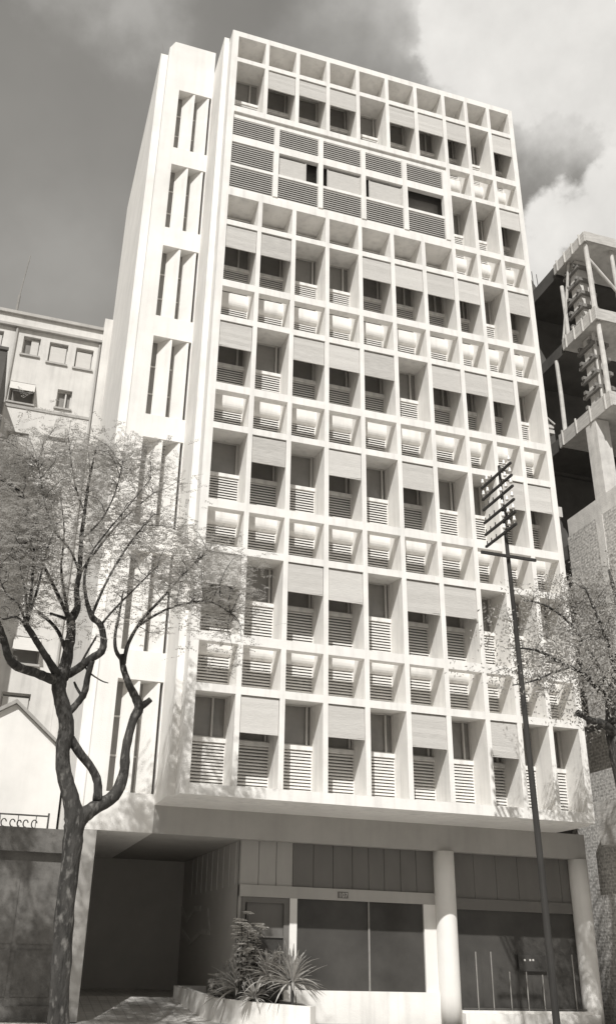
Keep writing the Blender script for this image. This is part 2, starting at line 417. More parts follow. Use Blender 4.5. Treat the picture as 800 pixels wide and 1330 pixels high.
for i in range(1, 8):
    for k in range(1, 11):
        if i == 2 and k <= 7: continue
        x0, wd = colx(k), round(colw(k), 4); b = base(i)
        win = bpy.data.objects.new('window', None); COL.objects.link(win); win.parent = bld
        win.location = (x0 + .001, .70, b)
        solid_floor = (i in (1, 7))
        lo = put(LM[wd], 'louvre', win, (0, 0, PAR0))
        if wd not in sill_c: sill_c[wd] = MB().box(0, wd-.002, -.03, .09, PAR1, GL0).mesh('sill', M_white)
        put(sill_c[wd], 'sill', win)
        gh = WH + .10 - GL0
        if wd not in glass_c: glass_c[wd] = glass_mesh(wd-.002, gh)
        put(glass_c[wd], 'glass', win, (0, .085, GL0))
        st = random.choice((.90, .90, .88, .92, .86, .70, .64, .78))
        put(frame_mesh(wd-.002, gh, st), 'frame', win, (0, .03, GL0))
        if k in BLIND[i]:
            dz = .69 + random.choice((random.uniform(-.03, .03), random.uniform(-.03, .03), random.uniform(-.09, .06))); mb = MB(); nz = 7
            yy = [random.uniform(-.004, .006) for _ in range(nz+1)]
            x1 = x0 + wd
            lean = random.uniform(-.02, .02)
            vs = []; fs = []
            for j in range(nz+1):
                z = b + WH - .03 - dz*j/nz
                vs += [(x0+.012, .035+yy[j], z + lean*j/nz), (x1-.012, .035+yy[j], z - lean*j/nz), (x1-.012, .047+yy[j], z - lean*j/nz), (x0+.012, .047+yy[j], z + lean*j/nz)]
            for j in range(nz):
                o = 4*j; q = o+4
                fs += [(o, q, q+1, o+1), (o+2, q+2, q+3, o+3), (o+1, q+1, q+2, o+2), (o+3, q+3, q, o)]
            fs += [(0, 1, 2, 3), (4*nz+3, 4*nz+2, 4*nz+1, 4*nz)]
            mb.add(vs, fs)
            zb = b + WH - .03 - dz
            mb.box(x0+.012, x1-.012, .03, .055, zb-.022, zb-.001)
            mb.box(x0+.02, x1-.02, .06, .11, b + WH - .055, b + WH - .005)
            mb.build('roller_blind', random.choice((M_blind, M_blind, M_blind2, M_blind3)), bld)
for i in range(1, 8):           # louvred vents in the small upper openings
    for k in range(1, 11):
        if i == 2 and k <= 7: continue
        x0, wd = colx(k), round(colw(k), 4); b = base(i)
        me = TM[wd]
        if i == 1 or (i == 3 and k <= 7):
            put(me, 'vent', bld, (x0+.001, .72, b + 2.12))
        else:
            put(me, 'vent', bld, (x0+.001, .70, b + 2.125))
# the wide louvre storey (second from the top)
z2 = base(2)
bays = [(0.0, 1.21), (1.355, 2.52), (2.66, 3.81), (3.95, 5.10), (5.247, 6.40)]
rows = [(19.64, 20.42), (20.51, 21.30), (21.56, 22.27)]
fr = MB()
xe = colx(8) - FT
fr.box(0, xe - .001, .06, .16, 22.27, 22.453); fr.box(0, xe - .001, .02, .16, 21.30, 21.56)
fr.box(0, xe - .001, .03, .16, 20.42, 20.51); fr.box(0, xe - .001, .03, .16, z2 - .0, 19.64)
ed = [0.0] + [v for bb in bays for v in bb] + [xe - .001]
for j in range(1, 5):
    x0, x1 = bays[j-1][1], bays[j][0]
    for (za, zb) in rows: fr.box(x0, x1, .0, .16, za, zb)
    fr.box(x0, x1, .0, .0195, 21.30, 21.56); fr.box(x0, x1, 0, .0295, 20.42, 20.51)
fr.box(bays[-1][1], xe - .001, .0, .16, 19.64, 22.27)
fr.build('louvre_storey_frame', M_white, bld)
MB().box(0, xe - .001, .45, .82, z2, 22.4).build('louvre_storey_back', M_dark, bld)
for j, (x0, x1) in enumerate(bays):
    for r, (za, zb) in enumerate(rows):
        if r == 1 and j in (1, 2, 3, 4): continue
        me = louvre_mesh('louvre_panel', x1-x0-.004, zb-za-.004, .075, M_panelslat)
        put(me, 'louvre_panel', bld, (x0+.002, .05, za+.002))
mats2 = {1: (.0, .72, .55), 2: (.12, 1.0, .62), 3: (.1, 1.0, .5), 4: None}
for j in (1, 2, 3):
    x0, x1 = bays[j]; f0, f1, v = mats2[j]
    xa, xb = x0 + (x1-x0)*f0 + .01, x0 + (x1-x0)*f1 - .01
    mb = MB().box(xa, xb, .10, .12, 20.52, 21.22); mb.box(xa, xa+.03, .08, .10, 20.52, 21.22); mb.box(xb-.03, xb, .08, .10, 20.52, 21.22)
    mb.build('shutter', M_blind, bld)
x0, x1 = bays[4]
MB().box(x0+.01, x1-.01, .40, .41, 20.52, 21.28).build('glass', M_glass, bld)

# ---- tower slab on the left with its splayed fins
TXL, TXR, TY = -1.80, -.346, 1.80
OX0, OX1 = -1.378, -.37
zs = [Z0 + 3.06*k for k in range(7)] ; OHT = 2.40
tw = MB()
tw.box(TXL, OX0, TY, TY+.34, 3.285, 26.2)
tw.box(OX1, TXR, TY, TY+.34, 3.285, 26.2)
prev = 3.285
for z in zs:
    tw.box(OX0, OX1, TY, TY+.34, prev, z); prev = z + OHT
tw.box(OX0, OX1, TY, TY+.34, prev, 26.2)
tw.prism([(TXL, 26.2), (TXL, 26.55), (TXL+.16, 26.88), (TXR, 26.88), (TXR, 26.2)], 'y', TY, TY+.34)
tw.build('stair_tower_wall', M_wall, bld)
MB().box(-2.02, -.346, TY+.341, 9.2, 3.285, 26.3).build('stair_tower', M_wall, bld).data.materials.append(M_glass)
tside = MB().box(-2.02, TXL+.1, TY+.345, 9.2, 26.3, 26.62); tside.build('parapet', M_wall, bld)
finm = MB()
def fin_poly(xf):
    return [(xf-.045, TY+.02), (xf, TY+.02), (xf, TY+.06), (xf-.29, TY+.325), (xf-.335, TY+.325)]
for n, z in enumerate(zs):
    wn = bpy.data.objects.new('stair_window', None); COL.objects.link(wn); wn.parent = bld; wn.location = (OX0, TY, z)
    g = MB().box(.0, OX1-OX0, .329, .338, .0, OHT); g.build('glass', M_glass, wn)
    f = MB()
    for q in (.33, .68): f.box(.03, OX1-OX0-.03, .31, .329, OHT*q-.02, OHT*q+.02)
    f.box(0, .03, .31, .329, 0, OHT); f.box(OX1-OX0-.03, OX1-OX0, .31, .329, 0, OHT)
    f.build('frame', M_frame, wn)
    for xf in (-.875, -.435):
        mb = MB().prism([(p[0]-OX0, p[1]-TY) for p in fin_poly(xf)], 'z', .001, OHT-.001)
        mb.build('fin', M_wall, wn)

# ---- ground floor
MB().box(-.345, 9.95, TY, 9.2, 3.285, SB - .001).build('ground_beam', M_beam, bld)
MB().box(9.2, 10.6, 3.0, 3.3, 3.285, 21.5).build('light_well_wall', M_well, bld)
MB().box(TXL, -1.48, TY, TY+.45, GP, 3.284).build('entrance_pier', M_oldtrim, bld)
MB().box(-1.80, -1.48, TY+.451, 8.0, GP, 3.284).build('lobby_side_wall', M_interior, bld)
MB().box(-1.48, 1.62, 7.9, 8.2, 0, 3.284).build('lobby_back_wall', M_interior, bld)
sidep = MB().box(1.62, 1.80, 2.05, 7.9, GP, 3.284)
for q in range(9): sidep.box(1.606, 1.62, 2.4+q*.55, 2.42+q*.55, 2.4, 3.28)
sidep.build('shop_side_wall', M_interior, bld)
# faint reflection put in as pale strokes on the lobby wall
def atx(px, py, x):
    d = FW*F + R2*(px-365) - U2*(py-665)
    return CAM + d * ((x - CAM.x) / d.x)
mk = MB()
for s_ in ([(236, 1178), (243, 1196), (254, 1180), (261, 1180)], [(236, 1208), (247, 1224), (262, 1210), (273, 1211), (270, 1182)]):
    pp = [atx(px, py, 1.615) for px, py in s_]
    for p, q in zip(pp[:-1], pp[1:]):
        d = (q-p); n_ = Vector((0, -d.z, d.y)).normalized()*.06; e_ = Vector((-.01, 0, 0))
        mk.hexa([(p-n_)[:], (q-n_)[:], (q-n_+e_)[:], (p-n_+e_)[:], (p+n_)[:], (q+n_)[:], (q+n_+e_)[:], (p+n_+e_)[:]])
mk.build('reflection_strokes', M_numglint, bld)
SYF = 2.02
XS0, XS1 = 1.80, 9.9
MB().box(1.62, 6.12, SYF-.04, SYF+.10, 2.17, 2.40).build('transom_beam', M_beam, bld).data.materials[0] = M_beam
MB().box(6.55, 9.9, SYF-.02, SYF+.10, 2.10, 2.33).build('transom_beam', M_shopd, bld)
xs = [1.62, 2.02, 2.41, 2.78, 3.25, 3.70, 4.15, 4.53, 4.90, 5.29, 5.67, 6.12]
for q in range(len(xs)-1):
    MB().box(xs[q]+.006, xs[q+1]-.006, SYF, SYF+.06, 2.401, 3.284).build('fascia_panel', M_shopl if q < 3 else M_shopd, bld)
xs = [6.55 + q*.56 for q in range(7)]
for q in range(6):
    MB().box(xs[q]+.004, xs[q+1]-.004, SYF+.02, SYF+.08, 2.331, 3.284).build('fascia_panel', M_shopd, bld)
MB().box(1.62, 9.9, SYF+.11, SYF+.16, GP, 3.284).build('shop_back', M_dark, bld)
MB().box(2.60, 6.2, SYF-.10, SYF+.10, GP, .445).build('shop_sill_wall', M_white, bld)
MB().box(2.72, 2.88, SYF-.05, SYF+.09, .446, 2.169).build('shop_post', M_column, bld)
dr = MB().box(1.68, 1.76, SYF-.02, SYF+.08, GP, 2.168); dr.box(2.60, 2.719, SYF-.02, SYF+.08, .447, 2.168); dr.box(1.76, 2.60, SYF-.02, SYF+.08, 2.06, 2.168); dr.box(1.76, 2.60, SYF, SYF+.06, 1.40, 1.44)
door = dr.build('door', M_shopd, bld)
MB().tube([(2.52, SYF-.05, .80), (2.52, SYF-.05, 1.25)], .016, 8).build('handle', M_paleiron, door)
gd = MB().box(1.761, 2.599, SYF+.03, SYF+.04, 1.441, 2.059, 1); gd.box(1.761, 2.599, SYF+.03, SYF+.04, GP, 1.399, 0)
gd.build('glass', [M_shopglass, M_shopd], door)
sw = MB(); sw.box(2.881, 5.80, SYF+.02, SYF+.03, .446, 2.168)
wnd = bpy.data.objects.new('shop_window', None); COL.objects.link(wnd); wnd.parent = bld; wnd.location = (0, 0, 0)
sw.build('glass', M_shopglass, wnd)
MB().box(4.50, 4.535, SYF-.01, SYF+.018, .446, 2.168).build('mullion', M_paleiron, wnd)
MB().box(5.80, 6.12, SYF-.04, SYF+.09, .446, 2.168).build('shop_jamb', M_column, bld)
MB().box(6.55, 9.75, SYF+.03, SYF+.04, .1, 2.099).build('shop_window', M_shopglass, bld)
kb = MB().box(6.50, 9.75, 1.62, 1.9, GP, .08); kb.box(6.5, 9.75, 1.75, 1.9, .0805, .13)
kb.build('low_wall', M_white, bld)
def column(x, y, r, z0, z1):
    n = 40
    mb = MB(); mb.tube([(x, y, z0 + (z1-z0)*t/6) for t in range(7)], r, n)
    return mb.build('column', M_column, bld, smooth=False)
for c in (column(6.31, 1.93, .235, GP, 3.284), column(9.78, 1.93, .22, GP, 3.284)):
    c.data.polygons.foreach_set('use_smooth', [len(p.vertices) == 4 for p in c.data.polygons])
# the small house number on the transom beam
pl = MB().box(3.79, 4.03, SYF-.050, SYF-.041, 2.215, 2.345).build('number_plate', M_shopd, bld)
fc = bpy.data.curves.new('number', 'FONT'); fc.body = '107'; fc.size = .135; fc.extrude = .003
fo = bpy.data.objects.new('number_text', fc); COL.objects.link(fo)
dg = bpy.context.evaluated_depsgraph_get(); dg.update()
nm = bpy.data.meshes.new_from_object(fo.evaluated_get(dg)); COL.objects.unlink(fo); bpy.data.objects.remove(fo)
nm.materials.clear(); nm.materials.append(M_numglint)
no_ = put(nm, 'number', pl, (3.815, SYF-.054, 2.232)); no_.rotation_euler = (math.pi/2, 0, 0)

# ------------------------------------------------------------------ planter and plants
pw = thing('planter', 'low white planter wall curving along the entrance ramp', 'planter')
path = [(2.62, 1.9, .26), (2.62, -.02, .25), (2.45, -.2, .25), (2.15, .12, .255), (1.85, .62, .26), (1.55, 1.35, .265), (1.25, 2.25, .28), (1.07, 3.1, .34), (.95, 3.8, .38), (.86, 4.5, .42), (1.58, 4.6, .42)]
mb = MB()
pts = [Vector((p[0], p[1], 0)) for p in path]; th = .12
offs = []
for j, p in enumerate(pts):
    t = (pts[min(j+1, len(pts)-1)] - pts[max(j-1, 0)]).normalized(); n_ = Vector((-t.y, t.x, 0))
    offs.append(p - n_*th)
vs = []; fs = []
for j, p in enumerate(path):
    o = offs[j]
    vs += [(p[0], p[1], GP), (o.x, o.y, GP), (o.x, o.y, p[2]), (p[0], p[1], p[2])]
for j in range(len(path)-1):
    a = 4*j; c = a+4
    fs += [(a, c, c+3, a+3), (a+3, c+3, c+2, a+2), (a+2, c+2, c+1, a+1)]
fs += [(0, 3, 2, 1), (4*(len(path)-1), 4*(len(path)-1)+1, 4*(len(path)-1)+2, 4*(len(path)-1)+3)]
mb.add(vs, fs); mb.build('planter_wall', M_white, pw)
so_ = [(o.x, o.y) for o in offs]
MB().prism(so_[::-1], 'z', GP+.02, .17).build('soil', M_soil, pw)

def leaf_blade(mb, base_, dir_, ln, wd, droop, seg=4, mi=0):
    d = Vector(dir_).normalized(); side = d.cross(Vector((0, 0, 1)))
    side = side.normalized() if side.length > 1e-3 else Vector((1, 0, 0))
    vs = []; fs = []; p = Vector(base_)
    for j in range(seg+1):
        t = j/seg; wj = wd * (math.sin(math.pi*min(.98, .12+.86*t)) ** .8 + .05)
        up = side.cross(d) * wj*.25
        vs += [(p - side*wj*.5 + up)[:], p[:], (p + side*wj*.5 + up)[:]]
        d = (d + Vector((0, 0, -droop/seg))).normalized(); p = p + d*ln/seg
    for j in range(seg):
        a = 3*j
        fs += [(a, a+1, a+4, a+3), (a+1, a+2, a+5, a+4)]
    mb.add(vs, fs, mi)
def yucca(name, label, x, y, z, n, ln, stem, group):
    t = thing(name, label, 'plant', (x, y, z), group)
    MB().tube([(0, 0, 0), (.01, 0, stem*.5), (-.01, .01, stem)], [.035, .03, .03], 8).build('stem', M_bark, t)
    mb = MB()
    for q in range(n):
        a = random.uniform(0, 2*math.pi); e = random.uniform(-.25, 1.35)
        l = ln*random.uniform(.7, 1.1)
        leaf_blade(mb, (0, 0, stem*random.uniform(.75, 1.02)), (math.cos(a)*math.cos(e), math.sin(a)*math.cos(e), math.sin(e)), l, .045, random.uniform(.3, 1.0))
    mb.build('leaves', M_yucca, t); return t
yucca('spiky_plant', 'spiky long-leaved plant at the right end of the white planter', 2.3, .42, .17, 95, .72, .50, 'spiky plants in the planter')
yucca('spiky_plant', 'upright spiky plant with a taller rosette beside the pale flowering shrub', 1.98, .95, .17, 62, .55, .62, 'spiky plants in the planter')
yucca('spiky_plant', 'spiky plant with long arching leaves behind the small one and left of the tall rosette', 1.6, 1.75, .17, 70, .66, .35, 'spiky plants in the planter')
yucca('spiky_plant', 'spiky plant nearest the ramp beside the small leafy shrub', 1.42, 2.15, .17, 46, .5, .2, 'spiky plants in the planter')
yucca('spiky_plant', 'small spiky plant low at the foot of the flowering shrub', 1.75, 1.05, .17, 54, .42, .18, 'spiky plants in the planter')
def shrub(label, x, y, z, h, spread, nst, nleaf, fl):
    t = thing('flowering_shrub' if fl else 'leafy_shrub', label, 'shrub', (x, y, z))
    st = MB(); lf = MB()
    for s_ in range(nst):
        a = random.uniform(0, 2*math.pi); r = spread*random.uniform(.1, 1)
        top = Vector((math.cos(a)*r, math.sin(a)*r, h*random.uniform(.55, 1.0)))
        p0 = Vector((math.cos(a)*.05, math.sin(a)*.05, 0)); mid = p0.lerp(top, .5) + Vector((random.uniform(-.05, .05), random.uniform(-.05, .05), .05))
        st.tube([p0, mid, top], [.014, .011, .006], 6)
        for q in range(nleaf):
            tt = random.uniform(.35, 1.02); p = p0.lerp(mid, tt*2) if tt < .5 else mid.lerp(top, tt*2-1)
            an = random.uniform(0, 2*math.pi); e = random.uniform(-.3, .9)
            leaf_blade(lf, p, (math.cos(an)*math.cos(e), math.sin(an)*math.cos(e), math.sin(e)), random.uniform(.10, .20), random.uniform(.05, .085), random.uniform(.2, 1.0), 3)
        if fl:
            for q in range(random.randint(2, 4)):
                pt = MB(); c = top + Vector((random.uniform(-.08, .08), random.uniform(-.08, .08), random.uniform(-.05, .08)))
                for w_ in range(6):
                    an = w_*1.05; leaf_blade(pt, c, (math.cos(an)*.9, math.sin(an)*.9, .5), .10, .075, .6, 2)
                pt.build('flower', M_petal, t)
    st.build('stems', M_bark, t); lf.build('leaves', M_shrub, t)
    return t
shrub('tall flowering shrub with pale blooms in the middle of the planter', 1.62, 1.55, .17, 1.62, .44, 17, 15, True)
shrub('lower flowering shrub with small pale blooms behind the spiky plants', 2.05, 1.5, .17, 1.1, .32, 12, 13, True)
shrub('bushy leafy shrub with light-edged leaves low in the middle of the planter', 1.8, 1.9, .17, .95, .38, 14, 14, False)
shrub('small leafy shrub at the left end of the planter beside the ramp', 1.4, 2.55, .17, .62, .22, 9, 11, False)

# ------------------------------------------------------------------ right-hand bay: iron bars and small sign
fe = thing('iron_fence', 'thin iron uprights standing on the low wall of the right bay', 'fence', (0, 1.82, .13))
for px, pt_ in ((621, 1236), (641, 1236), (664, 1262), (686, 1262), (707, 1266), (748, 1240)):
    p = at(px, 1300, 1.82); q = at(px-6, pt_, 1.82)
    MB().tube([(p.x, 0, 0), (p.x, 0, q.z-.13)], .014, 8).build('upright', M_paleiron, fe)
MB().box(6.56, 9.55, -.012, .012, .02, .045).build('rail', M_iron, fe)
sg = thing('sign', 'small dark sign board with pale spots behind the iron uprights', 'sign', (0, 0, 0))
p = at(672, 1240, 1.99); q = at(710, 1262, 1.99)
MB().box(p.x, q.x, 1.98, 2.0, q.z, p.z).build('board', M_sign, sg)
mb = MB()  # bright glints on the board, put in as small pale squares
for xx in (681, 688, 692):
    r = at(xx, 1247, 1.975); mb.box(r.x-.02, r.x+.02, 1.972, 1.98, r.z-.02, r.z+.02)
mb.build('glints', M_numglint, sg)

# ------------------------------------------------------------------ left: boundary wall with garage recess, railing, gabled house
bw_ = thing('boundary_wall', 'dark stone wall with a cornice left of the entrance pier', 'wall')
MB().box(-9, -1.83, 1.95, 2.25, GP, 3.0).build('wall', M_stonewall, bw_)
MB().box(-9, -1.83, 1.80, 2.3, 2.80, 3.25).build('cornice', M_stonewall, bw_)
MB().box(-9, -1.83, 1.84, 1.949, GP, .10).build('plinth', M_stonewall, bw_)
for x0, x1 in ((-2.75, -2.05), (-3.55, -2.85), (-4.35, -3.65)):
    mb = MB(); 
    for za, zb in ((.25, 1.05), (1.15, 2.3)):
        mb.box(x0, x1, 1.935, 1.949, za, zb)
    mb.build('panel', M_stonewall, bw_)
rl = thing('railing', 'low iron railing with curled balusters on the stone wall', 'railing', (0, 1.95, 3.25))
MB().tube([(-5.5, 0, .24), (-2.47, 0, .25)], .016, 8).build('handrail', M_iron, rl)
mb = MB()
x = -5.5
while x < -2.45:
    mb.tube([(x, 0, 0), (x, 0, .24)], .008, 6)
    x += .35
mb.tube([(-2.46, 0, 0), (-2.46, 0, .31)], .02, 8)
mb.build('balusters', M_iron, rl)
mb = MB(); x = -5.45
while x < -2.6:
    s_ = random.choice((-1, 1)); r = random.uniform(.035, .05)
    mb.tube([(x + s_*r*math.cos(a)*1.1, 0, .085 + r*1.6*math.sin(a)) for a in np.linspace(-1.9, 2.9, 12)], .013, 6); x += random.uniform(.11, .17)
mb.build('scrolls', M_iron, rl)

gh = thing('gabled_house', 'low white house with a plain gable behind the stone wall', 'house')
GY = 5.0; pk = (-3.38, 6.42)
MB().prism([(-5.6, 2.0), (-1.98-.1, 2.0), (-2.08, 5.35), pk, (-5.6, 5.0)], 'y', GY, 8.9).build('gable_wall', M_gablewall, gh)
rf = MB()
rf.prism([(-3.38, 6.425), (-2.04, 5.33), (-2.04, 5.40), (-3.38, 6.52)], 'y', GY-.12, 8.9)
rf.prism([(-3.381, 6.425), (-3.381, 6.52), (-5.7, 5.05), (-5.7, 4.95)], 'y', GY-.12, 8.9)
rf.build('roof', M_rooftile, gh)

# ------------------------------------------------------------------ left: older block behind
ob = thing('older_apartment_building', 'weathered pale stucco apartment building with shuttered windows at left', 'apartment building')
OY = 9.0
wins = [(-4.89, -4.33, 19.10, 19.83, 'open'), (-4.02, -3.40, 18.98, 19.79, 'blind'), (-3.13, -2.54, 18.95, 19.77, 'blind'), (-6.3, -5.55, 19.1, 19.85, 'blind'),
        (-5.05, -4.25, 17.2, 17.98, 'awning'), (-3.53, -3.05, 17.27, 17.98, 'frame'), (-3.75, -3.0, 15.35, 16.15, 'blind'), (-4.9, -4.2, 15.3, 16.1, 'open'), (-3.6, -3.0, 13.3, 14.1, 'blind'),
        (-4.9, -4.2, 13.3, 14.1, 'blind'), (-3.68, -2.9, 8.55, 9.35, 'awning'), (-3.78, -2.97, 6.6, 7.67, 'blind'), (-3.6, -2.9, 11.2, 12.0, 'blind'), (-4.9, -4.2, 11.2, 12.0, 'open')]
# wall with real openings: cut by rows
mb = MB()
X0, X1 = -14.0, -2.30
zc = sorted(set([0, 20.1] + [w_[2] for w_ in wins] + [w_[3] for w_ in wins]))
for za, zb in zip(zc[:-1], zc[1:]):
    cuts = sorted([(w_[0], w_[1]) for w_ in wins if w_[2] <= za + 1e-6 and w_[3] >= zb - 1e-6])
    x = X0
    for c0, c1 in cuts:
        mb.box(x, c0, OY, OY+.25, za, zb); x = c1
    mb.box(x, X1, OY, OY+.25, za, zb)
mb.box(X0, X1, OY+.251, OY+8, 0, 20.1)
mb.build('wall', M_oldwall, ob)
MB().box(X0, X1, OY-.02, OY+8, 20.1, 20.66).build('parapet', M_oldwall, ob)
mb = MB().box(X0, X1, OY-.14, OY-.021, 20.08, 20.17); mb.box(X0, X1, OY-.12, OY-.021, 20.60, 20.72); mb.build('cornice', M_oldtrim, ob)
MB().box(-2.299, -2.022, OY-.15, OY+8, 0, 21.1).build('party_pilaster', M_oldwall, ob)
mb = MB().tube([(-5.14, OY-.05, 10), (-5.14, OY-.05, 20.08)], .04, 8); mb.tube([(-2.36, OY-.06, 8), (-2.36, OY-.06, 20.0)], .035, 8); mb.build('downpipe', M_oldtrim, ob)
MB().box(-6.4, -2.3, OY-.03, OY-.001, 16.98, 17.08).build('string_course', M_oldtrim, ob)
for (x0, x1, za, zb, typ) in wins:
    wo = bpy.data.objects.new('window', None); COL.objects.link(wo); wo.parent = ob; wo.location = (x0, OY, za)
    wd, ht = x1-x0, zb-za
    MB().box(0, wd, .20, .21, 0, ht).build('glass', M_glass, wo)
    mb = MB().box(0, .04, .15, .2, 0, ht); mb.box(wd-.04, wd, .15, .2, 0, ht); mb.box(.04, wd-.04, .15, .2, ht-.04, ht)
    if typ == 'frame': mb.box(wd*.55, wd*.65, .1, .16, 0, ht-.041)
    mb.build('frame', M_frame, wo)
    MB().box(-.05, wd+.05, -.06, -.001, -.07, -.005).build('sill', M_oldtrim, wo)
    if typ == 'blind': MB().box(.045, wd-.045, .10, .12, .0, ht-.10).build('shutter', M_oldblind, wo)
    if typ == 'open': MB().box(wd*.48, wd-.045, .10, .12, .0, ht-.05).build('shutter', M_oldblind, wo)
    if typ == 'awning':
        MB().hexa([(0, -.34, ht*.38), (wd, -.34, ht*.38), (wd, -.31, ht*.38), (0, -.31, ht*.38), (0, -.02, ht-.03), (wd, -.02, ht-.03), (wd, .01, ht-.03), (0, .01, ht-.03)]).build('awning', M_oldblind, wo)
an = thing('antenna', 'thin mast leaning above the weathered stucco building', 'antenna', (-5.35, OY+1.2, 20.66))
q0 = at(22, 402, OY+1.2); q1 = at(26, 384, OY+1.2); q2 = at(40, 332, OY+1.2)
an.location = (q0.x, OY+1.2, 20.66)
rel = lambda q: (q.x-q0.x, 0, q.z-20.66)
MB().tube([(0, 0, 0), rel(q1)], .05, 8).build('pole', M_paleiron, an)
MB().tube([rel(q1), rel(q2)], .022, 8).build('mast', M_paleiron, an)
ra = thing('roof_wire', 'short thin wire standing on the corner of the white stair tower', 'wire', (-1.93, 2.4, 26.62))
MB().tube([(0, 0, 0), (-.03, 0, .3), (-.02, 0, .55), (-.08, 0, .8)], .008, 6).build('wire', M_paleiron, ra)
sd = thing('side_building', 'dark shaded wall of a building at the far left edge', 'building')
c0 = at(11, 452, 6.0)
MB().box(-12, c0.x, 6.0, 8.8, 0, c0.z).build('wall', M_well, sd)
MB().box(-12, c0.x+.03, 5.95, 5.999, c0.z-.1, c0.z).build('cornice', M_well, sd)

# ------------------------------------------------------------------ right: building under construction
ub = thing('unfinished_building', 'raw concrete building under construction with formwork and timber props', 'building site')
XN = 10.0
def slab(z0, z1, y0, y1, boards=True):
    MB().box(XN+.05, 17, y0+.05, y1, z0+.03, z1-.02).build('slab', M_concrete, ub)
    y = y0
    for q in range(3):       # side boards
        ya, yb = y0 + (y1-y0)*q/3, y0 + (y1-y0)*(q+1)/3
        MB().box(XN, XN+.049, ya+(.0 if q == 0 else .004), yb, z0+random.uniform(-.03, .02), z1+random.uniform(-.03, .03)).build('form_board', M_board, ub)
    x = XN+.05
    while x < 16.9:
        x2 = x + random.uniform(.9, 1.5)
        MB().box(x+.004, x2, y0, y0+.049, z0+random.uniform(-.03, .02), z1+random.uniform(-.03, .03)).build('form_board', M_board, ub); x = x2
    for yy in np.linspace(y0+.2, y1-.2, 4):
        MB().box(XN-.035, XN-.001, yy-.02, yy+.02, z0-.03, z1+.03).build('batten', M_timber, ub)
slab(19.50, 19.83, -1.34, .20)
slab(16.78, 17.16, -1.34, .25)
slab(13.99, 14.40, -1.40, .95)
# dark back of the shell
rag = [(10.02, 13.9), (10.02, 20.95), (10.25, 21.1), (10.4, 20.9), (10.6, 21.05), (10.75, 20.75), (11.0, 20.85), (11.2, 20.45), (17, 20.4), (17, 13.9)]
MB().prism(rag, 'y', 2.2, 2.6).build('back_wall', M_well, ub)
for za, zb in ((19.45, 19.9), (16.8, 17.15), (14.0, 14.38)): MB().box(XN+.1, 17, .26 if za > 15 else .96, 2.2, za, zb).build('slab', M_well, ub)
def prop(x0, y0, z0, x1, y1, z1, r=.055):
    MB().tube([(x0, y0, z0), ((x0+x1)/2+.01, (y0+y1)/2, (z0+z1)/2), (x1, y1, z1)], [r*1.05, r, r*.92], 10, jit=.05).build('timber_prop', M_timber, ub)
prop(10.12, -1.2, 17.16, 10.12, -1.2, 19.52, .07)
prop(11.0, -1.15, 17.16, 11.0, -1.15, 19.52, .06)
prop(12.1, -1.15, 17.16, 12.1, -1.15, 19.52, .06)
prop(10.13, .1, 17.2, 10.13, .1, 19.0, .06)
prop(10.1, .35, 17.0, 10.14, -.35, 19.55, .045)
prop(10.14, -1.2, 19.0, 11.6, -1.15, 17.3, .045)
prop(10.15, -1.2, 14.40, 10.15, -1.2, 16.8, .07)
prop(10.3, -.75, 14.40, 10.3, -.75, 16.8, .05)
prop(11.3, -1.2, 14.40, 11.3, -1.2, 16.8, .06)
prop(10.12, .78, 14.40, 10.12, .78, 16.8, .06)
prop(9.25, 1.25, 15.6, 10.1, 1.2, 14.9, .03)
rb = MB()
for q in range(6):
    xx = 10.05 + q*.17; rb.tube([(xx, 2.3, 20.7), (xx+random.uniform(-.05, .05), 2.3, 21.3+random.uniform(-.1, .25))], .012, 6)
rb.box(10.0, 11.0, 2.28, 2.30, 20.6, 20.72)
rb.build('rebar', M_iron, ub)
def yoked_column(x, y, z0, z1):
    c = MB().box(x-.17, x+.17, y-.17, y+.17, z0, z1).build('column', M_concrete, ub)
    n = 5
    for q in range(n):
        z = z0 + (z1-z0)*(q+.35)/n
        mb = MB(); mb.box(x-.30, x+.30, y-.26, y-.17, z, z+.10); mb.box(x-.30, x+.30, y+.17, y+.26, z, z+.10)
        mb.box(x-.26, x-.17, y-.36, y+.36, z-.1, z-.001); mb.box(x+.17, x+.26, y-.36, y+.36, z-.1, z-.001)
        mb.build('yoke', M_yoke, c)
yoked_column(10.40, -.35, 17.16, 19.50)
yoked_column(10.45, -.45, 14.40, 16.78)
MB().box(XN+.02, XN+.42, -.68, -.24, 11.78, 13.99).build('column', M_concrete, ub)
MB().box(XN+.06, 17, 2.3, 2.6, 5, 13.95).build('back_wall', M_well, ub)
MB().box(XN+.0, XN+.30, -4.0, 1.02, 11.30, 11.79).build('ring_beam', M_concrete, ub)
MB().box(XN+.001, XN+.25, -4.0, 1.10, 6.30, 11.299).build('brick_wall', M_brick, ub)
MB().box(XN-.02, XN+.001, -.45, -.17, 6.30, 11.299).build('pilaster', M_concrete, ub)
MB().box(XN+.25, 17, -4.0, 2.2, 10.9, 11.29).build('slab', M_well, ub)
MB().box(XN+.45, XN+.7, -4.0, 3.0, GP, 6.299).build('brick_wall', M_brick, ub)
MB().box(XN+.251, XN+.8, -4.0, 1.10, 6.299, 6.6).build('slab', M_concrete, ub)
MB().box(XN-.02, XN+.449, -.2, 1.2, 3.55, 4.5).build('hoarding', M_board, ub)
mb = MB().box(9.21, XN+.02, 1.22, 1.40, 11.97, 12.27); mb.build('tie_beam', M_concrete, ub)
mb = MB().box(9.21, 10.1, 1.25, 1.40, 14.62, 14.74); mb.box(9.21, 10.1, 1.25, 1.40, 14.80, 14.90); mb.build('tie_beam', M_timber, ub)
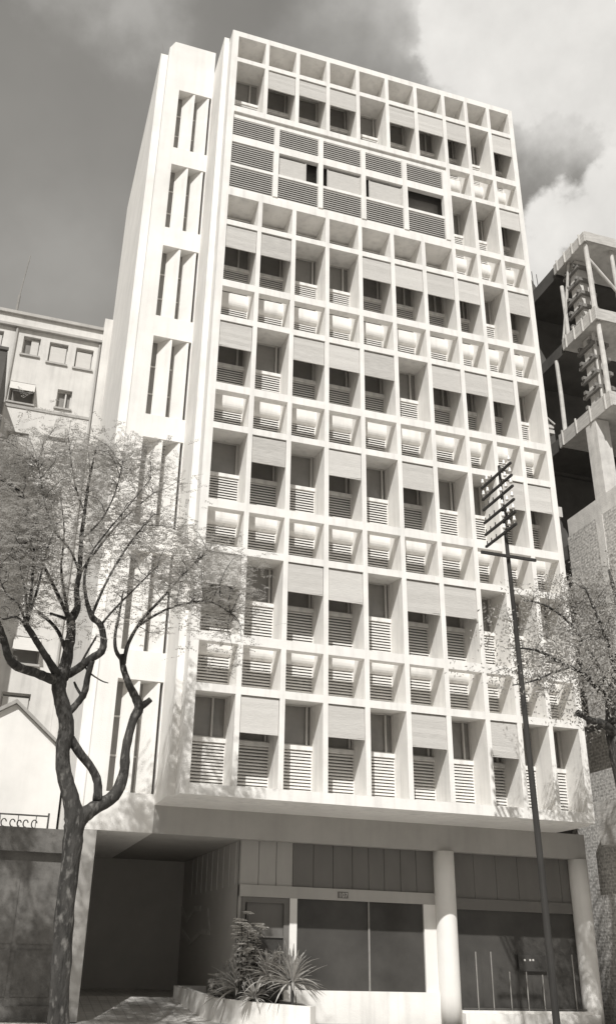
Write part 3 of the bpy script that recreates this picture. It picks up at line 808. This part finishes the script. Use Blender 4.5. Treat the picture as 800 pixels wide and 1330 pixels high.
MB().box(9.21, XN, 1.25, 1.40, 6.30, 6.50).build('tie_beam', M_concrete, ub)

# ------------------------------------------------------------------ trees
def limb(mb, pts, n=9):
    """pts: (pixel x, pixel y, depth y, diameter in px)"""
    P = []; Rr = []
    for (px, py, yy, dpx) in pts:
        p = at(px, py, yy); dist = (p - CAM).dot(FW)
        P.append(p); Rr.append(max(.006, .5*dpx*dist/F))
    # subdivide with Catmull-Rom
    Q = []; RR = []
    for j in range(len(P)-1):
        p0 = P[max(j-1, 0)]; p1 = P[j]; p2 = P[j+1]; p3 = P[min(j+2, len(P)-1)]
        for s_ in range(4):
            t = s_/4
            q = .5*((2*p1) + (p2-p0)*t + (2*p0-5*p1+4*p2-p3)*t*t + (3*p1-p0-3*p2+p3)*t*t*t)
            Q.append(q); RR.append((Rr[j]*(1-t) + Rr[j+1]*t) * (1 + random.uniform(-.06, .06)))
    Q.append(P[-1]); RR.append(Rr[-1])
    mb.tube(Q, RR, n, jit=.05)
    return Q

class Leaves:
    def __init__(s): s.v = []; s.f = []; s.n = 0
    def leaflets(s, C, D, ln, wd, nrm):
        """arrays: centre, long direction, half-width direction"""
        k = len(C)
        side = np.cross(D, nrm); side /= (np.linalg.norm(side, axis=1, keepdims=True) + 1e-9)
        a = C - D*ln[:, None]*.5; b = C + side*wd[:, None]*.5; c = C + D*ln[:, None]*.5; d = C - side*wd[:, None]*.5
        v = np.stack([a, b, c, d], 1).reshape(-1, 3)
        s.v.append(v); s.f.append(np.arange(4*k).reshape(-1, 4) + s.n); s.n += 4*k
    def build(s, name, m, parent):
        v = np.concatenate(s.v); f = np.concatenate(s.f)
        me = bpy.data.meshes.new(name); me.vertices.add(len(v)); me.vertices.foreach_set('co', v.ravel().astype(np.float32))
        me.loops.add(f.size); me.loops.foreach_set('vertex_index', f.ravel().astype(np.int32))
        me.polygons.add(len(f)); me.polygons.foreach_set('loop_start', np.arange(0, f.size, 4, dtype=np.int32))
        me.polygons.foreach_set('loop_total', np.full(len(f), 4, dtype=np.int32))
        me.update(calc_edges=True); me.materials.append(m)
        o = bpy.data.objects.new(name, me); COL.objects.link(o); o.parent = parent; return o
def unit(a): return a / (np.linalg.norm(a, axis=-1, keepdims=True) + 1e-9)

def feathery(lv, pts, n_pairs=8, rach=(.15, .32), ll=.052, lw=.016, droop=.40):
    """one pinnate leaf at every point"""
    for p in pts:
        a = rng.uniform(0, 2*np.pi); e = rng.uniform(-.35, .55); L_ = rng.uniform(*rach)
        d = np.array([np.cos(a)*np.cos(e), np.sin(a)*np.cos(e), np.sin(e)])
        t = (np.arange(n_pairs)+.5)/n_pairs
        axis = p + np.outer(t*L_, d) + np.outer(t*t*L_*droop*-.6, [0, 0, 1])
        tang = unit(d[None] + np.outer(-2*t*droop*.6, [0, 0, 1]))
        side = unit(np.cross(tang, [0, 0, 1.0])); nr = unit(np.cross(side, tang)) + rng.normal(0, .35, (n_pairs, 3))
        sz = ll*(1 - .45*t) * rng.uniform(.8, 1.2)
        for sg_ in (-1, 1):
            dd = unit(side*sg_ + tang*.45 + rng.normal(0, .22, (n_pairs, 3)) + [0, 0, -.25])
            lv.leaflets(axis + dd*sz[:, None]*.5, dd, sz, np.full(n_pairs, lw)*rng.uniform(.8, 1.2, n_pairs), nr)

def cluster_pts(px, py, rx, ry, yc, ry_depth, n):
    """points in an uneven clump round a spot in the crown"""
    c = np.array(at(px, py, yc)); sx = rx*(CAM.y*-1+yc)/F*1.12; sz = ry*(CAM.y*-1+yc)/F*1.12
    m = max(3, n//9)
    cc = c + rng.normal(0, 1, (m, 3))*[sx*.55, ry_depth*.55, sz*.55]
    idx = rng.integers(0, m, n)
    return cc[idx] + rng.normal(0, 1, (n, 3))*[.16, .16, .11]

TYc = -3.5
t1 = thing('street_tree', 'gnarled forked street tree with feathery foliage before the stair tower', 'tree', (-2.27, TYc, GP))
tr = MB()
y_ = TYc
LB = []
LB.append(limb(tr, [(72, 1420, y_, 34), (76, 1330, y_, 28), (80, 1250, y_, 26), (85, 1180, y_, 25), (92, 1120, y_, 25), (96, 1085, y_, 26), (97, 1062, y_, 26), (92, 1035, y_, 22), (84, 1005, y_, 19), (82, 975, y_, 19), (87, 945, y_, 21), (82, 918, y_-.05, 19), (77, 895, y_-.1, 18), (80, 872, y_-.1, 20)], 16))
LB.append(limb(tr, [(84, 948, y_, 14), (103, 977, y_+.1, 12), (119, 997, y_+.15, 11), (127, 1016, y_+.15, 11), (127, 1040, y_+.1, 13)]))
LB.append(limb(tr, [(97, 1078, y_, 20), (106, 1062, y_+.03, 21), (122, 1050, y_+.1, 19), (148, 1034, y_+.2, 16), (161, 1006, y_+.3, 13.5), (164, 972, y_+.35, 12), (173, 936, y_+.4, 11.5), (181, 920, y_+.4, 13), (176, 905, y_+.4, 11), (168, 889, y_+.4, 9), (161, 869, y_+.45, 8), (158, 850, y_+.45, 7)], 11))
LB.append(limb(tr, [(180, 919, y_+.4, 10), (189, 914, y_+.35, 9), (196, 908, y_+.33, 7)]))
LB.append(limb(tr, [(161, 860, y_+.45, 6), (151, 845, y_+.4, 5), (150, 824, y_+.4, 4), (155, 800, y_+.5, 3), (160, 770, y_+.5, 2.4)]))
LB.append(limb(tr, [(161, 862, y_+.45, 6), (167, 836, y_+.4, 5), (185, 805, y_+.3, 4), (210, 778, y_+.2, 3.4), (231, 754, y_+.1, 3), (248, 737, y_, 2.4), (270, 715, y_, 1.8)]))
LB.append(limb(tr, [(181, 812, y_+.3, 3.4), (215, 792, y_-.1, 3), (247, 783, y_-.3, 2.6), (275, 782, y_-.4, 2), (305, 800, y_-.5, 1.5)]))
# left arms
LB.append(limb(tr, [(80, 884, y_-.1, 16), (62, 880, y_-.3, 13), (48, 874, y_-.5, 12), (24, 866, y_-.7, 12), (12, 854, y_-.9, 11), (5, 829, y_-1.0, 9), (-4, 805, y_-1.1, 8), (-20, 770, y_-1.2, 6), (-30, 720, y_-1.2, 4)]))
LB.append(limb(tr, [(-4, 805, y_-1.1, 7), (-45, 780, y_-.9, 5), (-90, 740, y_-.6, 4), (-130, 680, y_-.4, 2.5), (-160, 620, y_-.3, 1.5)]))
LB.append(limb(tr, [(-45, 780, y_-.9, 4), (-80, 690, y_-.5, 3), (-95, 600, y_-.1, 1.6)]))
LB.append(limb(tr, [(76, 878, y_-.1, 12), (66, 862, y_-.4, 10), (56, 846, y_-.6, 9), (41, 822, y_-.8, 8), (34, 811, y_-.9, 8)]))
for tx, ty, dy in ((0, 802, -.4), (8, 770, -.2), (28, 745, .1), (42, 748, .2), (45, 700, .3), (60, 720, .3)):
    LB.append(limb(tr, [(35, 812, y_-.9, 4), ((35+tx)/2+3, (812+ty)/2-6, y_-.9+dy*.5, 3), (tx, ty, y_-.9+dy, 2.2), (tx+(tx-35)*.6, ty-40, y_-.9+dy*1.4, 1.2)], 6))
# centre stem
LB.append(limb(tr, [(80, 880, y_-.1, 20), (86, 862, y_, 15), (89, 845, y_, 14), (93, 821, y_, 12), (93, 805, y_, 12), (101, 789, y_+.1, 9), (100, 767, y_+.1, 7), (104, 740, y_+.1, 6.5), (106, 700, y_+.15, 5.5), (111, 660, y_+.2, 4.4), (117, 620, y_+.2, 3), (126, 580, y_+.2, 1.6)], 10))
LB.append(limb(tr, [(92, 808, y_, 6), (80, 782, y_-.2, 5), (66, 752, y_-.3, 4), (52, 722, y_-.4, 3), (40, 680, y_-.5, 2), (30, 640, y_-.5, 1.4)]))
LB.append(limb(tr, [(92, 812, y_, 5), (84, 770, y_+.3, 4), (80, 735, y_+.5, 3), (84, 690, y_+.6, 2), (78, 640, y_+.7, 1.4)]))
LB.append(limb(tr, [(87, 848, y_, 6), (77, 822, y_+.1, 5), (64, 806, y_+.2, 4.5), (51, 796, y_+.3, 5)]))
LB.append(limb(tr, [(92, 806, y_, 5), (76, 800, y_-.1, 4), (66, 797, y_-.2, 3.4)], 7))
# right arm from the crotch
LB.append(limb(tr, [(88, 876, y_, 12), (102, 868, y_-.1, 11), (119, 855, y_-.2, 10), (132, 846, y_-.3, 10), (135, 832, y_-.35, 9), (131, 812, y_-.4, 8), (120, 801, y_-.4, 8), (113, 780, y_-.4, 5), (110, 752, y_-.4, 3.6), (118, 720, y_-.4, 2.8), (140, 690, y_-.4, 2.2), (165, 660, y_-.4, 1.6), (196, 622, y_-.3, 1.1)], 9))
LB.append(limb(tr, [(86, 930, y_+.1, 9), (100, 914, y_+.1, 9), (110, 900, y_, 9), (114, 880, y_-.1, 8), (120, 858, y_-.2, 8)]))
LB.append(limb(tr, [(108, 905, y_, 5), (101, 895, y_+.05, 4), (97, 886, y_+.1, 3)], 6))
LB.append(limb(tr, [(100, 872, y_, 3.4), (112, 850, y_+.2, 3), (126, 826, y_+.3, 2.6)], 6))
LB.append(limb(tr, [(108, 860, y_-.1, 3.2), (116, 873, y_-.1, 2.6), (132, 884, y_-.2, 2), (141, 887, y_-.2, 1.4)], 6))
LB.append(limb(tr, [(119, 802, y_-.4, 4), (132, 770, y_-.5, 3.4), (150, 735, y_-.5, 3), (173, 700, y_-.5, 2.4), (200, 668, y_-.5, 1.6)]))
LB.append(limb(tr, [(104, 745, y_+.1, 4), (128, 712, y_+.4, 3.2), (150, 685, y_+.6, 2.6), (173, 663, y_+.7, 2), (200, 640, y_+.7, 1.4)]))
LB.append(limb(tr, [(104, 745, y_+.1, 3.4), (92, 715, y_-.1, 3), (72, 690, y_-.3, 2.4), (58, 650, y_-.4, 1.8), (50, 600, y_-.5, 1.2)]))
LB.append(limb(tr, [(107, 700, y_+.15, 3), (132, 675, y_, 2.4), (150, 640, y_-.1, 1.8), (160, 600, y_-.2, 1.2)]))
LB.append(limb(tr, [(110, 665, y_+.2, 2.6), (98, 630, y_+.3, 1.8), (92, 590, y_+.3, 1.2)]))
LB.append(limb(tr, [(131, 812, y_-.4, 3.4), (150, 790, y_-.6, 2.6), (175, 765, y_-.8, 2), (205, 735, y_-.9, 1.4)]))
lv = Leaves()
CL = [(50, 615, 55, 35, -.4, 150), (120, 598, 55, 25, .1, 120), (172, 605, 40, 24, .2, 80), (15, 665, 45, 55, -.8, 210), (85, 655, 50, 35, .2, 130),
      (150, 650, 45, 30, .2, 90), (55, 715, 50, 36, -.7, 170), (5, 745, 35, 45, -1.0, 150), (205, 668, 30, 22, -.3, 45), (205, 720, 40, 30, -.2, 105),
      (255, 722, 38, 28, 0, 110), (290, 760, 26, 34, -.3, 110), (245, 765, 38, 20, -.2, 75), (300, 805, 14, 22, -.4, 26), (120, 725, 45, 35, 0, 70),
      (170, 760, 40, 30, -.4, 55), (150, 700, 40, 30, .2, 60), (238, 620, 8, 14, .2, 8), (320, 832, 10, 8, -.4, 10), (20, 800, 35, 25, -.9, 50), (100, 570, 40, 14, .1, 45),
      (-40, 640, 45, 60, -.8, 110), (-50, 740, 40, 50, -1.0, 90), (70, 780, 35, 22, -.2, 26), (215, 800, 30, 12, -.1, 22), (150, 800, 30, 20, .1, 16), (250, 830, 25, 25, -.1, 10), (30, 590, 40, 18, -.5, 60),
      (-105, 640, 40, 45, -.6, 120), (-125, 730, 40, 45, -.4, 120), (-95, 560, 40, 30, .2, 80), (-70, 800, 30, 25, -.3, 50), (-170, 660, 35, 50, -.2, 90)]
NODES = np.array([tuple(q) for Q in LB for q in Q[2:] if q.z > 4.2])
def twig(mb, c, nodes, maxd):
    d = np.linalg.norm(nodes - c, axis=1) + np.maximum(0, nodes[:, 2] - c[2])*.6
    j = int(np.argmin(d + rng.uniform(0, .25, len(d))))
    if d[j] > maxd: return None
    p = nodes[j]; m_ = (p + c)/2 + rng.normal(0, .07, 3) + [0, 0, .10*d[j]]
    mb.tube([p, (p+m_)/2 + rng.normal(0, .02, 3), m_, (m_+c)/2 + [0, 0, .02], c], [.0075, .006, .005, .004, .003], 5, cap=False)
    return [p*(1-t)**2 + 2*m_*t*(1-t) + c*t*t for t in np.linspace(.35, 1.05, 7)]
def clump_crown(mb, lv, clusters, yc, depth, dens, nodes, leaf_fn, per=11, spread=.13):
    for (px, py, rx, ry, dy, n) in clusters:
        c = np.array(at(px, py, yc + dy)); k = (yc + dy - CAM.y)/F*1.12
        m = max(2, int(n*dens/per))
        cc = c + rng.normal(0, 1, (m, 3))*[rx*k*.62, depth*.55, ry*k*.62]
        for q in cc:
            w_ = twig(mb, q, nodes, 1.5 if rng.random() < .62 else -1)
            if w_ is None: w_ = [q + rng.normal(0, .15, 3) for _ in range(4)]
            w_ = np.array(w_)
            leaf_fn(lv, w_[rng.integers(0, len(w_), per)] + rng.normal(0, 1, (per, 3))*[spread, spread, spread*.7])
clump_crown(tr, lv, CL, TYc, .75, 3.7, NODES, feathery, 15, .16)
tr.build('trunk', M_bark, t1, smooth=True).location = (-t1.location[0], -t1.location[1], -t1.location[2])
lv.build('crown', M_leaf1, t1).location = (-t1.location[0], -t1.location[1], -t1.location[2])

TY2 = -3.4
t2 = thing('street_tree', 'broad-leaved street tree with dense crown at the right edge', 'tree', (7.75, TY2, GP))
tr = MB(); y_ = TY2
limb(tr, [(860, 1420, y_, 46), (850, 1300, y_, 42), (836, 1150, y_, 38), (822, 1050, y_, 36), (808, 980, y_, 33), (800, 945, y_, 28), (797, 915, y_, 22), (800, 880, y_+.1, 15), (806, 830, y_+.2, 10), (800, 780, y_+.3, 6), (790, 740, y_+.3, 3)], 13)
limb(tr, [(802, 958, y_, 15), (785, 941, y_-.2, 11), (768, 936, y_-.3, 9), (758, 930, y_-.3, 8), (750, 926, y_-.35, 9)], 9)
limb(tr, [(752, 929, y_-.35, 3), (745, 929.5, y_-.4, 2.4)], 6)
B2 = []
B2.append(limb(tr, [(797, 915, y_, 10), (775, 893, y_-.3, 8), (752, 872, y_-.5, 6), (730, 862, y_-.6, 5), (705, 848, y_-.7, 4), (688, 843, y_-.8, 3), (672, 842, y_-.8, 2)], 8))
B2.append(limb(tr, [(797, 905, y_, 9), (778, 870, y_+.2, 7), (758, 835, y_+.4, 5), (735, 805, y_+.5, 4), (705, 785, y_+.5, 2.6), (680, 780, y_+.5, 1.6)], 8))
B2.append(limb(tr, [(800, 885, y_, 8), (790, 840, y_-.3, 5), (775, 800, y_-.4, 4), (760, 765, y_-.5, 2)], 8))
B2.append(limb(tr, [(740, 866, y_-.6, 4), (715, 875, y_-.8, 3), (690, 885, y_-.9, 2), (665, 890, y_-.9, 1.4)], 7))
B2.append(limb(tr, [(806, 900, y_, 9), (835, 850, y_, 6), (850, 800, y_, 3)], 8))
lv = Leaves()
def broad(lv, pts):
    k = len(pts)
    for rep in range(7):
        off = rng.normal(0, .075, (k, 3)); D = unit(rng.normal(0, 1, (k, 3)) + [0, 0, -.35]); nr = unit(rng.normal(0, .8, (k, 3)) + [0, 0, .8])
        lv.leaflets(pts + off, D, rng.uniform(.045, .09, k), rng.uniform(.018, .036, k), nr)
CL2 = [(700, 765, 26, 16, .4, 110), (735, 780, 30, 20, .3, 190), (775, 770, 30, 24, .1, 260), (790, 810, 26, 28, -.2, 260), (745, 825, 32, 22, -.1, 240), (705, 815, 22, 18, .3, 90),
       (768, 850, 28, 24, -.4, 240), (720, 850, 28, 18, -.6, 170), (690, 840, 18, 16, -.7, 60), (800, 870, 26, 30, -.1, 200), (765, 890, 28, 16, -.4, 130), (715, 882, 26, 14, -.8, 110),
       (680, 890, 18, 12, -.9, 60), (660, 815, 14, 12, -.6, 34), (652, 845, 8, 8, -.6, 16), (790, 748, 24, 10, .2, 70), (840, 800, 40, 50, 0, 300), (735, 910, 22, 9, -.6, 50), (780, 920, 22, 10, -.2, 70), (655, 800, 10, 8, -.6, 12), (668, 865, 12, 8, -.8, 20), (830, 880, 30, 30, 0, 140)]
NODES2 = np.array([tuple(q) for Q in B2 for q in Q])
clump_crown(tr, lv, CL2, TY2, .6, .9, NODES2, broad, 11, .15)
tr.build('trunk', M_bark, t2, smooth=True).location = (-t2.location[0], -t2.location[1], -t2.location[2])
lv.build('crown', M_leaf2, t2).location = (-t2.location[0], -t2.location[1], -t2.location[2])

# ------------------------------------------------------------------ telephone pole
PX, PY = 4.70, -4.5
tp = thing('utility_pole', 'tall dark telephone pole with six crossarms of white insulators', 'utility pole', (0, 0, 0))
bx_ = at(722, 1330, PY)
mb = MB(); mb.tube([(bx_.x+.01, PY, GP), (4.80, PY, 2.5), (4.74, PY, 6.0), (4.70, PY, 8.0), (4.683, PY, 9.62)], [.056, .051, .043, .035, .026], 14, jit=.03)
mb.build('shaft', M_pole, tp)
def insulator():
    mb = MB(); pr = [(.0, .008), (.05, .008), (.055, .036), (.08, .040), (.10, .030), (.125, .025), (.145, .029), (.16, .018), (.168, .004)]
    n = 12; vs = []; fs = []
    pr = [(z*.88, r*.85) for z, r in pr]
    for z, r in pr:
        for k in range(n): vs.append((r*math.cos(2*math.pi*k/n), r*math.sin(2*math.pi*k/n), z))
    for j in range(len(pr)-1):
        for k in range(n): fs.append((j*n+k, j*n+(k+1) % n, (j+1)*n+(k+1) % n, (j+1)*n+k))
    mb.add(vs, fs); return mb.mesh('insulator', M_porc, True)
IM = insulator()
arms = [(9.415, (1,1,1,1)), (9.16, (1,0,1,1)), (8.935, (0,0,1,1)), (8.66, (0,0,1,0)), (8.41, (0,0,1,1)), (8.165, (0,0,1,1))]
PIN = MB().tube([(0, 0, -.0), (0, 0, .075)], .012, 8).mesh('pin', M_iron)
for z, _ in arms:
    am = MB().box(-.02, .02, -.56, .56, -.02, .02).build('crossarm', M_pole, tp, loc=(4.69-.065, PY+.05, z))
    for q, yy in enumerate((-.50, -.32, -.14, .16, .34, .50)):
        if (z < 9.0 and yy > 0) or (z > 9.0 and q in (2, 3)):
            put(PIN, 'pin', am, (0, yy, .02))
        else:
            put(IM, 'insulator', am, (0, yy, .035))
MB().box(-.55, .56, -.02, .02, -.025, .025).build('crossarm', M_pole, tp, loc=(4.66, PY-.09, 7.70))
